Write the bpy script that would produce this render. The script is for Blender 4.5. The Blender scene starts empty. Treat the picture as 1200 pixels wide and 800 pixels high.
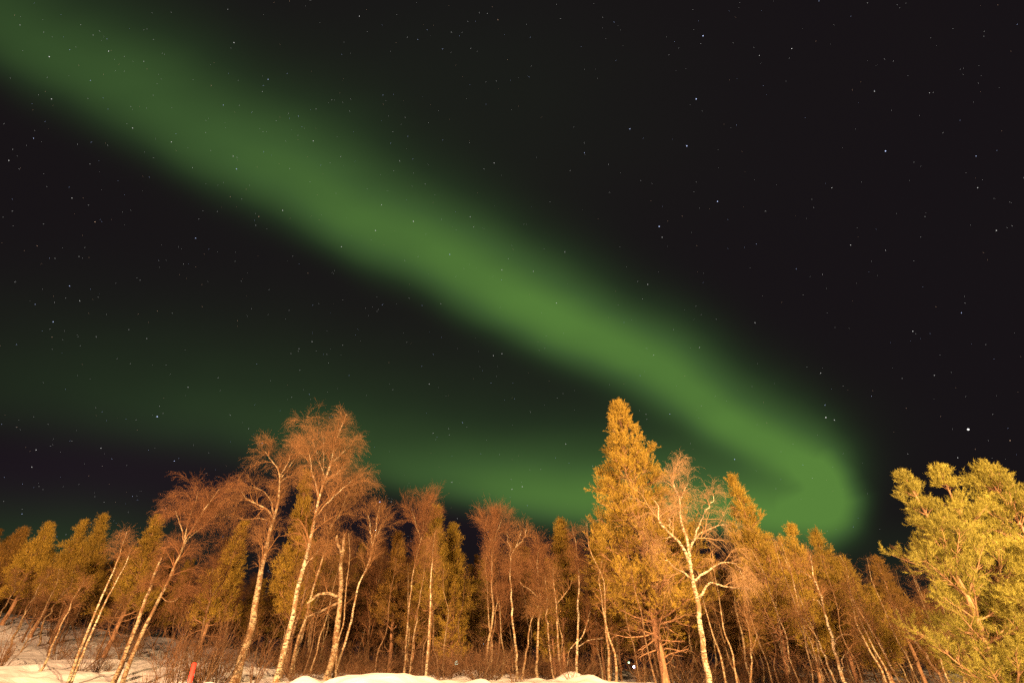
import bpy, math, random
import numpy as np
from mathutils import Vector

# ------------------------------------------------------------------ camera, sky, light, exposure
SC = bpy.context.scene
COL = SC.collection
TH = math.radians(34.2)            # upward tilt of the camera
FOC = 567.0                        # focal length in photo pixels (17 mm on 36 mm, 1200 px wide)
CAM_Z = 1.6
cam_d = bpy.data.cameras.new("camera"); cam = bpy.data.objects.new("camera", cam_d); COL.objects.link(cam)
cam_d.lens = 17.0; cam_d.sensor_width = 36.0; cam_d.clip_end = 30000; cam_d.clip_start = 0.05
cam.location = (0, 0, CAM_Z); cam.rotation_euler = (math.pi / 2 + TH, 0, 0)
SC.camera = cam
SC.view_settings.view_transform = 'Standard'; SC.view_settings.look = 'None'
SC.view_settings.exposure = 0.0; SC.view_settings.gamma = 1.0
SC.cycles.max_bounces = 3; SC.cycles.diffuse_bounces = 2
SC.cycles.use_denoising = False

CR = Vector((1, 0, 0)); CF = Vector((0, math.cos(TH), math.sin(TH))); CU = Vector((0, -math.sin(TH), math.cos(TH)))

# night sky: dark air-glow plus one auroral ribbon.  The ribbon is laid out on the celestial sphere
# (a fixed map projection of the sky round the bearing CF; it does not depend on the camera).
AUR = [  # x, y, width on the left and right of travel, strength
    (-260, -100, 110, 60, .26), (-120, -32, 108, 58, .30), (0, 28, 104, 56, .36), (150, 102, 98, 55, .45), (300, 182, 88, 55, .57),
    (450, 262, 76, 50, .72), (600, 337, 66, 47, .85), (700, 392, 58, 44, .85), (800, 450, 54, 40, .82),
    (880, 495, 50, 36, .78), (936, 529, 44, 31, .80), (964, 562, 40, 28, .88), (958, 592, 35, 27, .95),
    (915, 600, 31, 31, .94), (860, 597, 29, 38, .90), (780, 590, 29, 44, .85), (690, 585, 29, 50, .83),
    (610, 577, 30, 54, .70), (520, 560, 32, 56, .48), (430, 536, 34, 58, .30), (330, 508, 40, 62, .19),
    (200, 482, 46, 70, .13), (60, 458, 50, 80, .08), (-120, 432, 55, 85, .04)]

def build_world():
    w = bpy.data.worlds.new("World"); SC.world = w; w.use_nodes = True
    nt = w.node_tree; nt.nodes.clear(); L = nt.links.new
    def val(x, sock):
        if isinstance(x, (int, float)): sock.default_value = x
        elif isinstance(x, (tuple, list, Vector)): sock.default_value = tuple(x)
        else: L(x, sock)
    def M(op, a, b=None, c=None, clamp=False):
        n = nt.nodes.new('ShaderNodeMath'); n.operation = op; n.use_clamp = clamp
        for i, x in enumerate((a, b, c)):
            if x is not None: val(x, n.inputs[i])
        return n.outputs[0]
    def V(op, a, b=None, c=None, s=None):
        n = nt.nodes.new('ShaderNodeVectorMath'); n.operation = op
        for i, x in enumerate((a, b, c)):
            if x is not None: val(x, n.inputs[i])
        if s is not None: val(s, n.inputs['Scale'])
        return n.outputs['Value'] if op in ('DOT_PRODUCT', 'LENGTH') else n.outputs[0]
    tc = nt.nodes.new('ShaderNodeTexCoord'); d = tc.outputs['Generated']
    f = M('MAXIMUM', V('DOT_PRODUCT', d, CF), 0.12)
    x = M('DIVIDE', V('DOT_PRODUCT', d, CR), f); y = M('DIVIDE', V('DOT_PRODUCT', d, CU), f)
    cx = nt.nodes.new('ShaderNodeCombineXYZ')
    L(M('MULTIPLY_ADD', x, FOC / 100, 6.0), cx.inputs[0]); L(M('MULTIPLY_ADD', y, -FOC / 100, 4.0), cx.inputs[1])
    p = cx.outputs[0]
    # soft large-scale irregularity of the ribbon
    nz = nt.nodes.new('ShaderNodeTexNoise'); nz.inputs['Scale'].default_value = .55; nz.inputs['Detail'].default_value = 1.5
    L(p, nz.inputs['Vector'])
    off = V('SCALE', V('SUBTRACT', nz.outputs['Color'], (.5, .5, .5)), s=.35)
    p2 = V('MULTIPLY', V('ADD', p, off), (1, 1, 0))
    # smooth resample
    A = np.array(AUR, float); A[:, :4] /= 100.0; A[:12, 2] *= .76; A[:8, 3] *= .93; A[:5, 4] *= .92; A[10:13, 2] *= 1.0
    pts = []
    for i in range(len(A) - 1):
        p0 = A[max(i - 1, 0)]; p1 = A[i]; p2_ = A[i + 1]; p3 = A[min(i + 2, len(A) - 1)]
        steps = 2 if 9 <= i <= 13 else 1
        if i == 12: nose = len(pts)
        for k in range(steps):
            t = k / steps
            q = .5 * ((2 * p1) + (-p0 + p2_) * t + (2 * p0 - 5 * p1 + 4 * p2_ - p3) * t * t + (-p0 + 3 * p1 - 3 * p2_ + p3) * t ** 3)
            pts.append(q)
    pts.append(A[-1])
    acc = None; arms = []
    for si, (a, b) in enumerate(zip(pts[:-1], pts[1:])):
        if si == nose: arms.append(acc); acc = None
        eL, eR = (1.6, 2.7) if si < nose - 3 else (2.2, 2.2) if si < nose + 2 else (2.7, 1.6)
        ab = (b - a)[:2]; l2 = float(ab @ ab); l = math.sqrt(l2)
        v = V('SUBTRACT', p2, (a[0], a[1], 0))
        t = M('MULTIPLY', V('DOT_PRODUCT', v, (ab[0] / l2, ab[1] / l2, 0)), 1.0, clamp=True)
        s = V('DOT_PRODUCT', v, (ab[1] / l, -ab[0] / l, 0))      # >0 on the left of travel
        left = M('MULTIPLY_ADD', s, 12.0, .5, clamp=True)
        wl = M('MULTIPLY_ADD', t, float(b[2] - a[2]), float(a[2])); wr = M('MULTIPLY_ADD', t, float(b[3] - a[3]), float(a[3]))
        wd = M('ADD', wr, M('MULTIPLY', left, M('SUBTRACT', wl, wr)))
        q = V('SUBTRACT', v, V('SCALE', (float(ab[0]), float(ab[1]), 0), s=t))
        dd = M('DIVIDE', V('LENGTH', q), wd)
        g = M('POWER', 2.71828, M('MULTIPLY', M('POWER', dd, M('MULTIPLY_ADD', left, eL - eR, eR)), -1.0))
        g = M('MULTIPLY', g, M('MULTIPLY_ADD', t, float(b[4] - a[4]), float(a[4])))
        if acc is None: acc = g
        else:
            n = nt.nodes.new('ShaderNodeMath'); n.operation = 'MAXIMUM'
            L(acc, n.inputs[0]); L(g, n.inputs[1]); acc = n.outputs[0]
    acc = M('SUBTRACT', 1.0, M('MULTIPLY', M('SUBTRACT', 1.0, arms[0]), M('SUBTRACT', 1.0, acc)))
    def blob(cx_, cy_, rx, ry, amp):
        v = V('MULTIPLY', V('SUBTRACT', p2, (cx_ / 100, cy_ / 100, 0)), (100 / rx, 100 / ry, 0))
        return M('MULTIPLY', M('POWER', 2.71828, M('MULTIPLY', V('DOT_PRODUCT', v, v), -1)), amp)
    for bl in ((60, 640, 150, 48, .17), (1040, 650, 110, 40, .045), (820, 520, 150, 60, .10), (250, 430, 330, 90, .03),
               (700, 330, 420, 90, .0), (925, 562, 62, 30, .34), (860, 540, 80, 28, .10), (500, 130, 260, 150, .035), (560, 470, 260, 70, .05)):
        acc = M('ADD', acc, blob(*bl))
    n2 = nt.nodes.new('ShaderNodeTexNoise'); n2.inputs['Scale'].default_value = 1.1; n2.inputs['Detail'].default_value = 2
    L(V('MULTIPLY', p, (.5, 1.0, 0)), n2.inputs['Vector'])
    acc = M('MULTIPLY', acc, M('MULTIPLY_ADD', n2.outputs[0], .46, .77))
    acc = M('MULTIPLY', acc, M('GREATER_THAN', V('DOT_PRODUCT', d, CF), 0.12))
    ramp = nt.nodes.new('ShaderNodeValToRGB'); L(acc, ramp.inputs[0])      # colour of the glow by its strength
    cr = ramp.color_ramp; cr.elements[0].position = 0; cr.elements[0].color = (0, 0, 0, 1)
    cr.elements[1].position = 1.0; cr.elements[1].color = (.090, .215, .034, 1)
    e = cr.elements.new(.15); e.color = (.0085, .024, .0055, 1)
    e = cr.elements.new(.5); e.color = (.038, .095, .020, 1)
    n3 = nt.nodes.new('ShaderNodeTexNoise'); n3.inputs['Scale'].default_value = .3; L(p, n3.inputs['Vector'])
    mix = nt.nodes.new('ShaderNodeMix'); mix.data_type = 'RGBA'
    mix.inputs['A'].default_value = (.0095, .0072, .0078, 1); mix.inputs['B'].default_value = (.0082, .0060, .0082, 1)
    L(n3.outputs[0], mix.inputs['Factor'])
    bg = nt.nodes.new('ShaderNodeBackground'); out = nt.nodes.new('ShaderNodeOutputWorld')
    purple = V('SCALE', (.0030, .0003, .0036), s=M('ADD', blob(120, 560, 260, 70, 1.), blob(540, 610, 200, 30, .5)))
    L(V('ADD', V('ADD', mix.outputs['Result'], purple), ramp.outputs[0]), bg.inputs['Color']); bg.inputs['Strength'].default_value = 1.0
    L(bg.outputs[0], out.inputs['Surface'])
build_world()

LAMPS = [((12.0, -3.5, 0), 76000, (1.0, .63, .27)), ((-13.0, -7.0, 0), 72000, (1.0, .565, .27))]

# ------------------------------------------------------------------ helpers
def W(px, py, D):
    """Point at forward distance D seen in the photo at (px, py)."""
    d = CR * ((px - 600) / FOC) + CU * ((400 - py) / FOC) + CF
    k = D / d.y
    return np.array((d.x * k, D, CAM_Z + d.z * k))
def proj(P):
    q = Vector(P) - Vector((0, 0, CAM_Z)); f = q.dot(CF)
    return 600 + FOC * q.dot(CR) / f, 400 - FOC * q.dot(CU) / f

def sm(a, b, x):
    t = np.clip((np.asarray(x, float) - a) / (b - a), 0, 1); return t * t * (3 - 2 * t)
RG = np.random.default_rng(5)
_bx = RG.uniform(-1, 1, (60, 5))
def noise2(x, y):
    r = 0
    for i in range(34):
        k = .25 * 1.13 ** i; ang = _bx[i, 0] * 7
        r = r + np.sin((x * math.cos(ang) + y * math.sin(ang)) * k + _bx[i, 1] * 9) * (.35 / k ** .72) * (.6 + .4 * _bx[i, 2])
    return r * .1
BUMPS = [(-8.6, 12.6, .45, .42), (-6.45, 12.3, .28, .36), (-9.8, 13.0, .5, .28), (-4.4, 16.8, .5, .25), (1.9, 19.0, .5, .32), (-7.4, 14.5, .5, .16), (-5.4, 15.5, .4, .2),
         (-11.2, 14.7, .5, .2), (-.9, 16.5, .4, .15), (-10.6, 12.6, .7, .15), (2.2, 17.0, .5, .2), (-1.6, 21, .6, .2)]
def ground(x, y):
    x = np.asarray(x, float); y = np.asarray(y, float)
    z = 1.22 * sm(7, 15, y) + .0150 * (np.clip(y, 15, 42) - 15)
    hill = np.clip(-(x + 10.0 + .15 * (y - 30)), 0, 60); hill = 42 * (1 - np.exp(-hill / 42))
    z = z + .165 * hill * sm(13.5, 34, y)
    z = z + .56 * sm(8.5, 12.0, y) * (1 - sm(12.4, 15.5, y)) * np.exp(-(np.abs(x + 2.75) / 1.75) ** 2.6)
    z = z + np.where((y > 6), noise2(x, y) * (.8 + .7 * sm(6, 12, -x)), 0) * sm(6, 10, y)
    z = z + (.035 * np.sin(x * 3.1 + 2 * np.sin(y * 1.3)) * np.sin(y * 2.7 + 1.7 * np.sin(x * .9)) + .02 * np.sin(x * 7.3 + y * 2.1) * np.sin(y * 5.9 - x * 1.2)) * sm(8, 11, y) * (1 - sm(40, 60, y))
    for bx, by, r, h in BUMPS: z = z + h * np.exp(-(((x - bx) ** 2 + (y - by) ** 2) / r ** 2))
    z = z - .34 * sm(3, 8, x) * (1 - sm(26, 36, y)) * sm(7, 12, y)
    z = z * (1 - sm(150, 600, np.hypot(x, y)))
    return z
def g1(x, y): return float(ground(x, y))

def link(o, parent=None):
    COL.objects.link(o)
    if parent: o.parent = parent
    return o
def thing(name, loc, label, cat, group=None):
    o = bpy.data.objects.new(name, None); o.empty_display_size = .3; link(o); o.location = tuple(loc)
    o['label'] = label; o['category'] = cat
    if group: o['group'] = group
    return o
def mesh_obj(name, V_, F_, mat, parent=None, smooth=True, mats=None, midx=None):
    """V_ (n,3) array; F_ list of arrays (m,k)."""
    me = bpy.data.meshes.new(name); V_ = np.asarray(V_, np.float32)
    me.vertices.add(len(V_)); me.vertices.foreach_set('co', V_.ravel())
    F_ = [f for f in F_ if len(f)]
    nl = sum(f.size for f in F_); nf = sum(len(f) for f in F_)
    me.loops.add(nl); me.loops.foreach_set('vertex_index', np.concatenate([f.ravel() for f in F_]).astype(np.int32))
    tot = np.concatenate([np.full(len(f), f.shape[1]) for f in F_]).astype(np.int32)
    st = np.concatenate(([0], np.cumsum(tot)[:-1])).astype(np.int32)
    me.polygons.add(nf); me.polygons.foreach_set('loop_start', st); me.polygons.foreach_set('loop_total', tot)
    me.polygons.foreach_set('use_smooth', np.full(nf, smooth))
    for m in (mats or [mat]): me.materials.append(m)
    if midx is not None: me.polygons.foreach_set('material_index', np.asarray(midx, np.int32))
    me.update(calc_edges=True)
    return link(bpy.data.objects.new(name, me), parent)
def unit(a): return a / np.maximum(np.linalg.norm(a, axis=-1, keepdims=True), 1e-9)
def tubes(P, R, sides=4):
    """P (N,K,3), R (N,K) -> verts, quads."""
    N, K, _ = P.shape
    T = unit(np.gradient(P, axis=1)); chord = unit(P[:, -1] - P[:, 0])
    h = np.where(np.abs(chord[:, 2:3]) < .8, np.array([[0, 0, 1.]]), np.array([[1., 0, 0]]))
    ref = unit(np.cross(chord, h))[:, None, :]
    u = unit(np.cross(T, np.broadcast_to(ref, T.shape))); v = np.cross(T, u)
    a = np.arange(sides) * 2 * math.pi / sides
    ring = P[:, :, None, :] + R[:, :, None, None] * (np.cos(a)[None, None, :, None] * u[:, :, None, :] + np.sin(a)[None, None, :, None] * v[:, :, None, :])
    Vv = ring.reshape(-1, 3)
    i = np.arange(N)[:, None, None] * K * sides; k = np.arange(K - 1)[None, :, None] * sides; s = np.arange(sides)[None, None, :]; s2 = (s + 1) % sides
    q = np.stack([i + k + s, i + k + s2, i + k + sides + s2, i + k + sides + s], -1).reshape(-1, 4)
    return Vv, q
def merge(parts):
    Vs, Fs, o = [], {}, 0
    for v, f in parts:
        if len(v) == 0: continue
        Vs.append(v); Fs.setdefault(f.shape[1], []).append(f + o); o += len(v)
    return np.concatenate(Vs), [np.concatenate(x) for x in Fs.values()]
def resample(pts, n, rng=None, wob=0.0):
    """Catmull-Rom through pts, n samples by arc length, with a little wobble."""
    p = np.asarray(pts, float); e = np.vstack([2 * p[0] - p[1], p, 2 * p[-1] - p[-2]]); out = []
    for i in range(len(p) - 1):
        a, b, c, d = e[i:i + 4]
        for t in np.linspace(0, 1, 10, endpoint=False):
            out.append(.5 * (2 * b + (c - a) * t + (2 * a - 5 * b + 4 * c - d) * t * t + (-a + 3 * b - 3 * c + d) * t ** 3))
    out.append(p[-1]); out = np.array(out)
    s = np.concatenate(([0], np.cumsum(np.linalg.norm(np.diff(out, axis=0), axis=1)))); q = np.linspace(0, s[-1], n)
    r = np.stack([np.interp(q, s, out[:, k]) for k in range(3)], 1)
    if rng is not None and wob:
        w = rng.normal(0, 1, (n, 3)); w = (w + np.roll(w, 1, 0)) * .5; w[0] = 0; w[:, 2] *= .3; r = r + w * wob
    return r
def grow(P, R, per, trange, length, ang, K, rr, rng, up=0., droop=0., wig=.15, rmin=.0016, flat=0., tpow=1., taper=.25, ts=None, az=None):
    """One generation of side branches, vectorised."""
    N, Kp, _ = P.shape
    if np.isscalar(per): idx = np.repeat(np.arange(N), per)
    else: idx = np.repeat(np.arange(N), per)
    m = len(idx)
    if m == 0: return np.zeros((0, K, 3)), np.zeros((0, K)), np.zeros(0)
    t = trange[0] + (trange[1] - trange[0]) * rng.random(m) ** tpow if ts is None else ts
    ft = t * (Kp - 1); i0 = np.minimum(ft.astype(int), Kp - 2); fr = (ft - i0)[:, None]
    a = P[idx, i0]; b = P[idx, i0 + 1]; pos = a + (b - a) * fr; T = unit(b - a)
    rad = R[idx, i0] * (1 - fr[:, 0]) + R[idx, i0 + 1] * fr[:, 0]
    plen = np.linalg.norm(np.diff(P, axis=1), axis=2).sum(1)[idx]
    rv = rng.normal(0, 1, (m, 3)) if az is None else np.stack([np.cos(az), np.sin(az), az * 0], 1); rv[:, 2] *= (1 - flat)
    perp = unit(rv - (rv * T).sum(1, keepdims=True) * T)
    an = (ang(t) if callable(ang) else ang) * (1 + rng.normal(0, .18, m))
    d = unit(np.cos(an)[:, None] * T + np.sin(an)[:, None] * perp)
    ln = length(t, plen, rng) if callable(length) else plen * length * rng.uniform(.6, 1.25, m)
    step = (ln / (K - 1))[:, None]; out = [pos]
    for k in range(1, K):
        s = k / (K - 1); d = d + rng.normal(0, wig, (m, 3)) + np.array([0, 0, 1.]) * (up * (1 - s) - droop * s)
        d = unit(d); out.append(out[-1] + d * step)
    Pn = np.stack(out, 1)
    r0 = np.maximum(np.minimum(rad * rr, ln * .028 + .001), rmin)
    Rn = r0[:, None] * (1 - (1 - taper) * np.linspace(0, 1, K)[None, :]); Rn = np.maximum(Rn, rmin * .6)
    return Pn, Rn, t

# ------------------------------------------------------------------ materials
def mat(name, build):
    m = bpy.data.materials.new(name); m.use_nodes = True; nt = m.node_tree; b = nt.nodes['Principled BSDF']
    b.inputs['Specular IOR Level'].default_value = .2; b.inputs['Roughness'].default_value = .8
    build(nt, b, lambda t: nt.nodes.new(t), nt.links.new); return m
def noise_node(nt, L, scale, detail=4, co='Object', stretch=(1, 1, 1), rough=.6):
    tc = nt.nodes.new('ShaderNodeTexCoord'); mp = nt.nodes.new('ShaderNodeMapping'); n = nt.nodes.new('ShaderNodeTexNoise')
    mp.inputs['Scale'].default_value = stretch
    L(tc.outputs[co], mp.inputs[0]); L(mp.outputs[0], n.inputs['Vector'])
    n.inputs['Scale'].default_value = scale; n.inputs['Detail'].default_value = detail; n.inputs['Roughness'].default_value = rough
    return n.outputs[0]
def ramp_node(nt, L, fac, stops):
    r = nt.nodes.new('ShaderNodeValToRGB'); L(fac, r.inputs[0]); cr = r.color_ramp
    while len(cr.elements) < len(stops): cr.elements.new(.5)
    for e, (p, c) in zip(cr.elements, stops): e.position = p; e.color = (*c, 1)
    return r.outputs[0]
def bump(nt, L, b, fac, strength, dist):
    n = nt.nodes.new('ShaderNodeBump'); n.inputs['Strength'].default_value = strength; n.inputs['Distance'].default_value = dist
    L(fac, n.inputs['Height']); L(n.outputs[0], b.inputs['Normal'])
def mixc(nt, L, f, a, b, mode='MIX'):
    n = nt.nodes.new('ShaderNodeMix'); n.data_type = 'RGBA'; n.blend_type = mode
    for s, v in (('Factor', f), ('A', a), ('B', b)):
        if isinstance(v, (int, float)): n.inputs[s].default_value = v
        elif isinstance(v, tuple): n.inputs[s].default_value = (*v, 1)
        else: L(v, n.inputs[s])
    return n.outputs['Result']
def _birch(light, dark):
    def f(nt, b, N, L):
        bands = noise_node(nt, L, 11, 5, stretch=(.7, .7, 2.6), rough=.7); c = ramp_node(nt, L, bands, [(.44, dark), (.50, light), (.8, tuple(min(1, x * 1.15) for x in light))])
        big = noise_node(nt, L, 5.5, 4, stretch=(1, 1, .7), rough=.75); fb = ramp_node(nt, L, big, [(.48, (0, 0, 0)), (.55, (1, 1, 1))])
        c = mixc(nt, L, fb, c, (light[0] * .42, light[1] * .30, light[2] * .22))
        L(c, b.inputs['Base Color']); bump(nt, L, b, bands, .9, .03)
    return f
M_BIRCH = mat('white_birch_bark', _birch((.50, .42, .29), (.035, .025, .018)))
M_BIRCH2 = mat('rough_birch_bark', _birch((.36, .27, .165), (.06, .04, .025)))
M_BIRCH3 = mat('brown_birch_bark', _birch((.20, .125, .07), (.05, .032, .02)))
def _twig(c1, c2):
    def f(nt, b, N, L):
        n = noise_node(nt, L, 1.3, 2); L(ramp_node(nt, L, n, [(.3, c1), (.7, c2)]), b.inputs['Base Color'])
    return f
M_TWIG = mat('red_brown_twigs', _twig((.16, .080, .034), (.25, .130, .055)))
M_TWIG_RED = mat('dark_red_twigs', _twig((.145, .066, .030), (.21, .098, .042)))
M_BRUSH = mat('dark_brush_twigs', _twig((.12, .058, .028), (.19, .095, .044)))
M_TWIG_PALE = mat('pale_gnarled_twigs', _twig((.24, .14, .07), (.34, .21, .11)))
def _needle(c1, c2, c3):
    def f(nt, b, N, L):
        n = noise_node(nt, L, 2.2, 3); c = ramp_node(nt, L, n, [(.3, c1), (.5, c2), (.72, c3)])
        oi = N('ShaderNodeObjectInfo'); hs = N('ShaderNodeHueSaturation'); mr = N('ShaderNodeMapRange')
        L(oi.outputs['Random'], mr.inputs['Value']); mr.inputs['To Min'].default_value = .75; mr.inputs['To Max'].default_value = 1.2
        L(mr.outputs[0], hs.inputs['Value']); L(c, hs.inputs['Color']); L(hs.outputs[0], b.inputs['Base Color'])
        b.inputs['Roughness'].default_value = .6
    return f
M_NEEDLE = mat('yellow_green_pine_needles', _needle((.20, .126, .020), (.29, .188, .028), (.37, .245, .038)))
M_NEEDLE_G = mat('fresh_green_pine_needles', _needle((.105, .090, .014), (.150, .130, .020), (.195, .168, .028)))
M_NEEDLE_D = mat('dull_spruce_needles', _needle((.15, .082, .020), (.22, .122, .026), (.29, .165, .034)))
def _pbark(nt, b, N, L):
    n = noise_node(nt, L, 14, 5, stretch=(1, 1, .35)); L(ramp_node(nt, L, n, [(.3, (.13, .07, .04)), (.55, (.34, .18, .095)), (.8, (.45, .27, .15))]), b.inputs['Base Color'])
    bump(nt, L, b, n, .8, .03)
M_PBARK = mat('flaky_orange_pine_bark', _pbark)
M_PBARK_D = mat('weathered_pine_bark', _twig((.14, .075, .04), (.26, .15, .075)))
def _snow(nt, b, N, L):
    n = noise_node(nt, L, .7, 6, co='Object', rough=.5); n2 = noise_node(nt, L, 4, 3, co='Object')
    L(ramp_node(nt, L, n, [(.3, (.70, .66, .70)), (.7, (.85, .81, .84))]), b.inputs['Base Color'])
    mx = N('ShaderNodeMath'); mx.operation = 'MULTIPLY_ADD'; L(n2, mx.inputs[0]); mx.inputs[1].default_value = .25; L(n, mx.inputs[2])
    bump(nt, L, b, mx.outputs[0], .5, .22); b.inputs['Roughness'].default_value = .7
M_SNOW = mat('crusted_snow', _snow)
def plain(name, c, rough=.5, metal=0.):
    def f(nt, b, N, L):
        n = noise_node(nt, L, 12, 3); L(ramp_node(nt, L, n, [(.3, tuple(x * .85 for x in c)), (.7, c)]), b.inputs['Base Color'])
        b.inputs['Roughness'].default_value = rough; b.inputs['Metallic'].default_value = metal
    return mat(name, f)
def glow(name, c, s):
    m = bpy.data.materials.new(name); m.use_nodes = True; nt = m.node_tree; nt.nodes.clear()
    e = nt.nodes.new('ShaderNodeEmission'); o = nt.nodes.new('ShaderNodeOutputMaterial'); e.inputs[0].default_value = (*c, 1); e.inputs[1].default_value = s
    nt.links.new(e.outputs[0], o.inputs[0]); m.cycles.emission_sampling = 'NONE'; return m

# ------------------------------------------------------------------ ground
def build_ground():
    xs = np.concatenate((-np.geomspace(3000, 62, 26), np.arange(-60, -16, .5), np.arange(-16, 14, .14), np.arange(14, 60.1, .6), np.geomspace(62, 3000, 26)))
    ys = np.concatenate((-np.geomspace(3000, 32, 20), np.arange(-30, 6, 2.), np.arange(6, 24, .12), np.arange(24, 70, .5), np.geomspace(71, 3000, 26)))
    X, Y = np.meshgrid(xs, ys); Z = ground(X, Y)
    V_ = np.stack([X, Y, Z], -1).reshape(-1, 3); nx = len(xs); ny = len(ys)
    i = np.arange(ny - 1)[:, None] * nx; j = np.arange(nx - 1)[None, :]
    q = np.stack([i + j, i + j + 1, i + nx + j + 1, i + nx + j], -1).reshape(-1, 4)
    o = mesh_obj('snow_ground', V_, [q], M_SNOW); o['kind'] = 'structure'
build_ground()

# ------------------------------------------------------------------ street lamps of the road (they light the forest edge)
M_POLE = plain('galvanised_steel', (.35, .35, .36), .45, .8)
def street_lamp(loc, power, col, label):
    x, y, _ = loc; z = g1(x, y); root = thing('street_lamp', (x, y, z), label, 'street lamp', 'street lamps along the road')
    P = np.array([[[0, 0, -.2], [0, 0, 3], [0, 0, 6], [0, 0, 8.2]]], float); v, f = tubes(P, np.array([[.09, .08, .07, .055]]), 12); mesh_obj('pole', v, [f], M_POLE, root)
    P = np.array([[[0, 0, 8.1], [0, .25, 8.4], [0, .8, 8.55], [0, 1.4, 8.6]]], float); v, f = tubes(P, np.full((1, 4), .035), 8); mesh_obj('arm', v, [f], M_POLE, root)
    P = np.array([[[0, 1.3, 8.6], [0, 1.45, 8.6], [0, 1.9, 8.6], [0, 2.1, 8.6]]], float); v, f = tubes(P, np.array([[.05, .14, .16, .03]]), 12)
    v = v.copy(); v[:, 2] = 8.62 + np.maximum(v[:, 2] - 8.62, 0) * .8
    h = mesh_obj('lamp_head', v, [f], M_POLE, root)
    l = bpy.data.lights.new('lamp_light', 'POINT'); l.energy = power; l.color = col; l.shadow_soft_size = .12
    lo = bpy.data.objects.new('lamp_light', l); link(lo, root); lo.location = (0, 1.7, 8.4)
street_lamp(*LAMPS[0], 'tall steel street lamp with orange sodium light right of the viewer')
street_lamp(*LAMPS[1], 'tall steel street lamp with orange sodium light left of the viewer')

# ------------------------------------------------------------------ birches
def birch_parts(root, trunk, r0, limbs=(), seed=1, t0=.3, dens=1., blen=.30, bark=None, twig=None, droop=.10, up=.12, ang=.75,
                fine=1., top_r=.008, wob=.02, tw=.0024, narrow=1., K=26):
    """trunk and limbs: arrays in root space. Makes > trunk, branches (crown)."""
    rng = np.random.default_rng(seed); bark = bark or M_BIRCH; twig = twig or M_TWIG
    T = resample(trunk, K, rng, wob); s = np.linspace(0, 1, K)
    R = r0 * (1 - s) ** .85 + top_r; R[0] *= 1.35; R[1] *= 1.08
    H = np.linalg.norm(np.diff(T, axis=0), axis=1).sum()
    tr = [tubes(T[None], R[None], 10)]
    if len(limbs):
        Ls = []; Lr = []
        for li, (pts, rl) in enumerate(limbs):
            q = resample(pts, 14, rng, wob * 1.2)
            Ls.append(q); Lr.append(rl * (1 - np.linspace(0, 1, 14)) ** .8 + top_r * .7)
        Ls = np.array(Ls); Lr = np.array(Lr); tr.append(tubes(Ls, Lr, 7))
    v, f = merge(tr); mesh_obj('trunk', v, f, bark, root)
    def blf(t, pl, rg): return H * blen * (np.clip((1.17 - t) * 1.2, .14, .9)) * rg.uniform(.55, 1.15, len(t)) * narrow
    n1 = int(24 * dens)
    P1, R1, _ = grow(T[None], R[None], n1, (t0, .99), blf, lambda t: ang * (1.05 - .35 * t), 8, .55, rng, up=up, droop=droop * .6, wig=.13, tpow=.85)
    if len(limbs):
        def lf(t, pl, rg): return np.clip(pl, .5, 3.2) * .5 * rg.uniform(.5, 1.1, len(t))
        Pl, Rl, _ = grow(Ls, Lr, max(3, int(8 * dens)), (.25, 1), lf, .8, 8, .6, rng, up=up, droop=droop * .6, wig=.15)
        P1 = np.concatenate([P1, Pl]); R1 = np.concatenate([R1, Rl])
    def c2(t, pl, rg): return (.22 + pl * .34) * rg.uniform(.5, 1.15, len(t))
    P2, R2, _ = grow(P1, R1, 7, (.15, 1), c2, .72, 6, .6, rng, up=up * .8, droop=droop, wig=.15, rmin=tw)
    P3, R3, _ = grow(P2, R2, max(2, int(7 * fine)), (.15, 1), lambda t, pl, rg: (.16 + pl * .55) * rg.uniform(.5, 1.25, len(t)), .5, 6, .6, rng, up=up * .4, droop=droop * 2.2, wig=.10, rmin=tw * .8)
    P4, R4, _ = grow(P3, R3, max(1, int(2 * fine)), (.1, .9), lambda t, pl, rg: (.08 + pl * .45) * rg.uniform(.5, 1.2, len(t)), .45, 4, .7, rng, droop=droop * 2.6, wig=.12, rmin=tw * .7)
    v, f = merge([tubes(P1, R1, 4), tubes(P2, R2, 3), tubes(P3, R3, 3), tubes(P4, R4, 3)])
    return mesh_obj('crown', v, f, twig, root)

def hero(kind, label, pts, D, r0, limbs=(), tilt=0., group=None, seed=1, **kw):
    """pts traced in photo pixels, bottom to top, at distance D; limbs likewise with a depth swing."""
    rng = np.random.default_rng(seed + 77)
    n = len(pts); w = [W(x, y, D + tilt * i / max(1, n - 1)) for i, (x, y) in enumerate(pts)]
    b = w[0].copy(); gz = g1(b[0], b[1]) - .12
    if w[0][2] > gz + .15:
        dirn = (w[0] - w[1]); k = min(1.2, (w[0][2] - gz) / max(.2, -dirn[2])); foot = w[0] + dirn * k * .6; foot[2] = gz; foot[1] = D
        w = [foot] + w
    if kind == 'birch': r0 *= .56; limbs = [(a_, b_ * .60, c_) for a_, b_, c_ in limbs]
    root = thing('birch_tree' if kind == 'birch' else 'pine_tree', w[0], label, 'birch tree' if kind == 'birch' else 'pine tree', group)
    o = w[0]; tr = np.array(w) - o
    if kind == 'birch':
        lm = []
        for lp, rl, swing in limbs:
            q = np.array([W(x, y, D + tilt * .6 + swing * (i / max(1, len(lp) - 1)) ** 1.0) for i, (x, y) in enumerate(lp)]) - o; lm.append((q, rl))
        birch_parts(root, tr, r0, lm, seed=seed, **kw)
    else: pine_parts(root, tr, r0 * .72, seed=seed, **kw)
    return root

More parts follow.
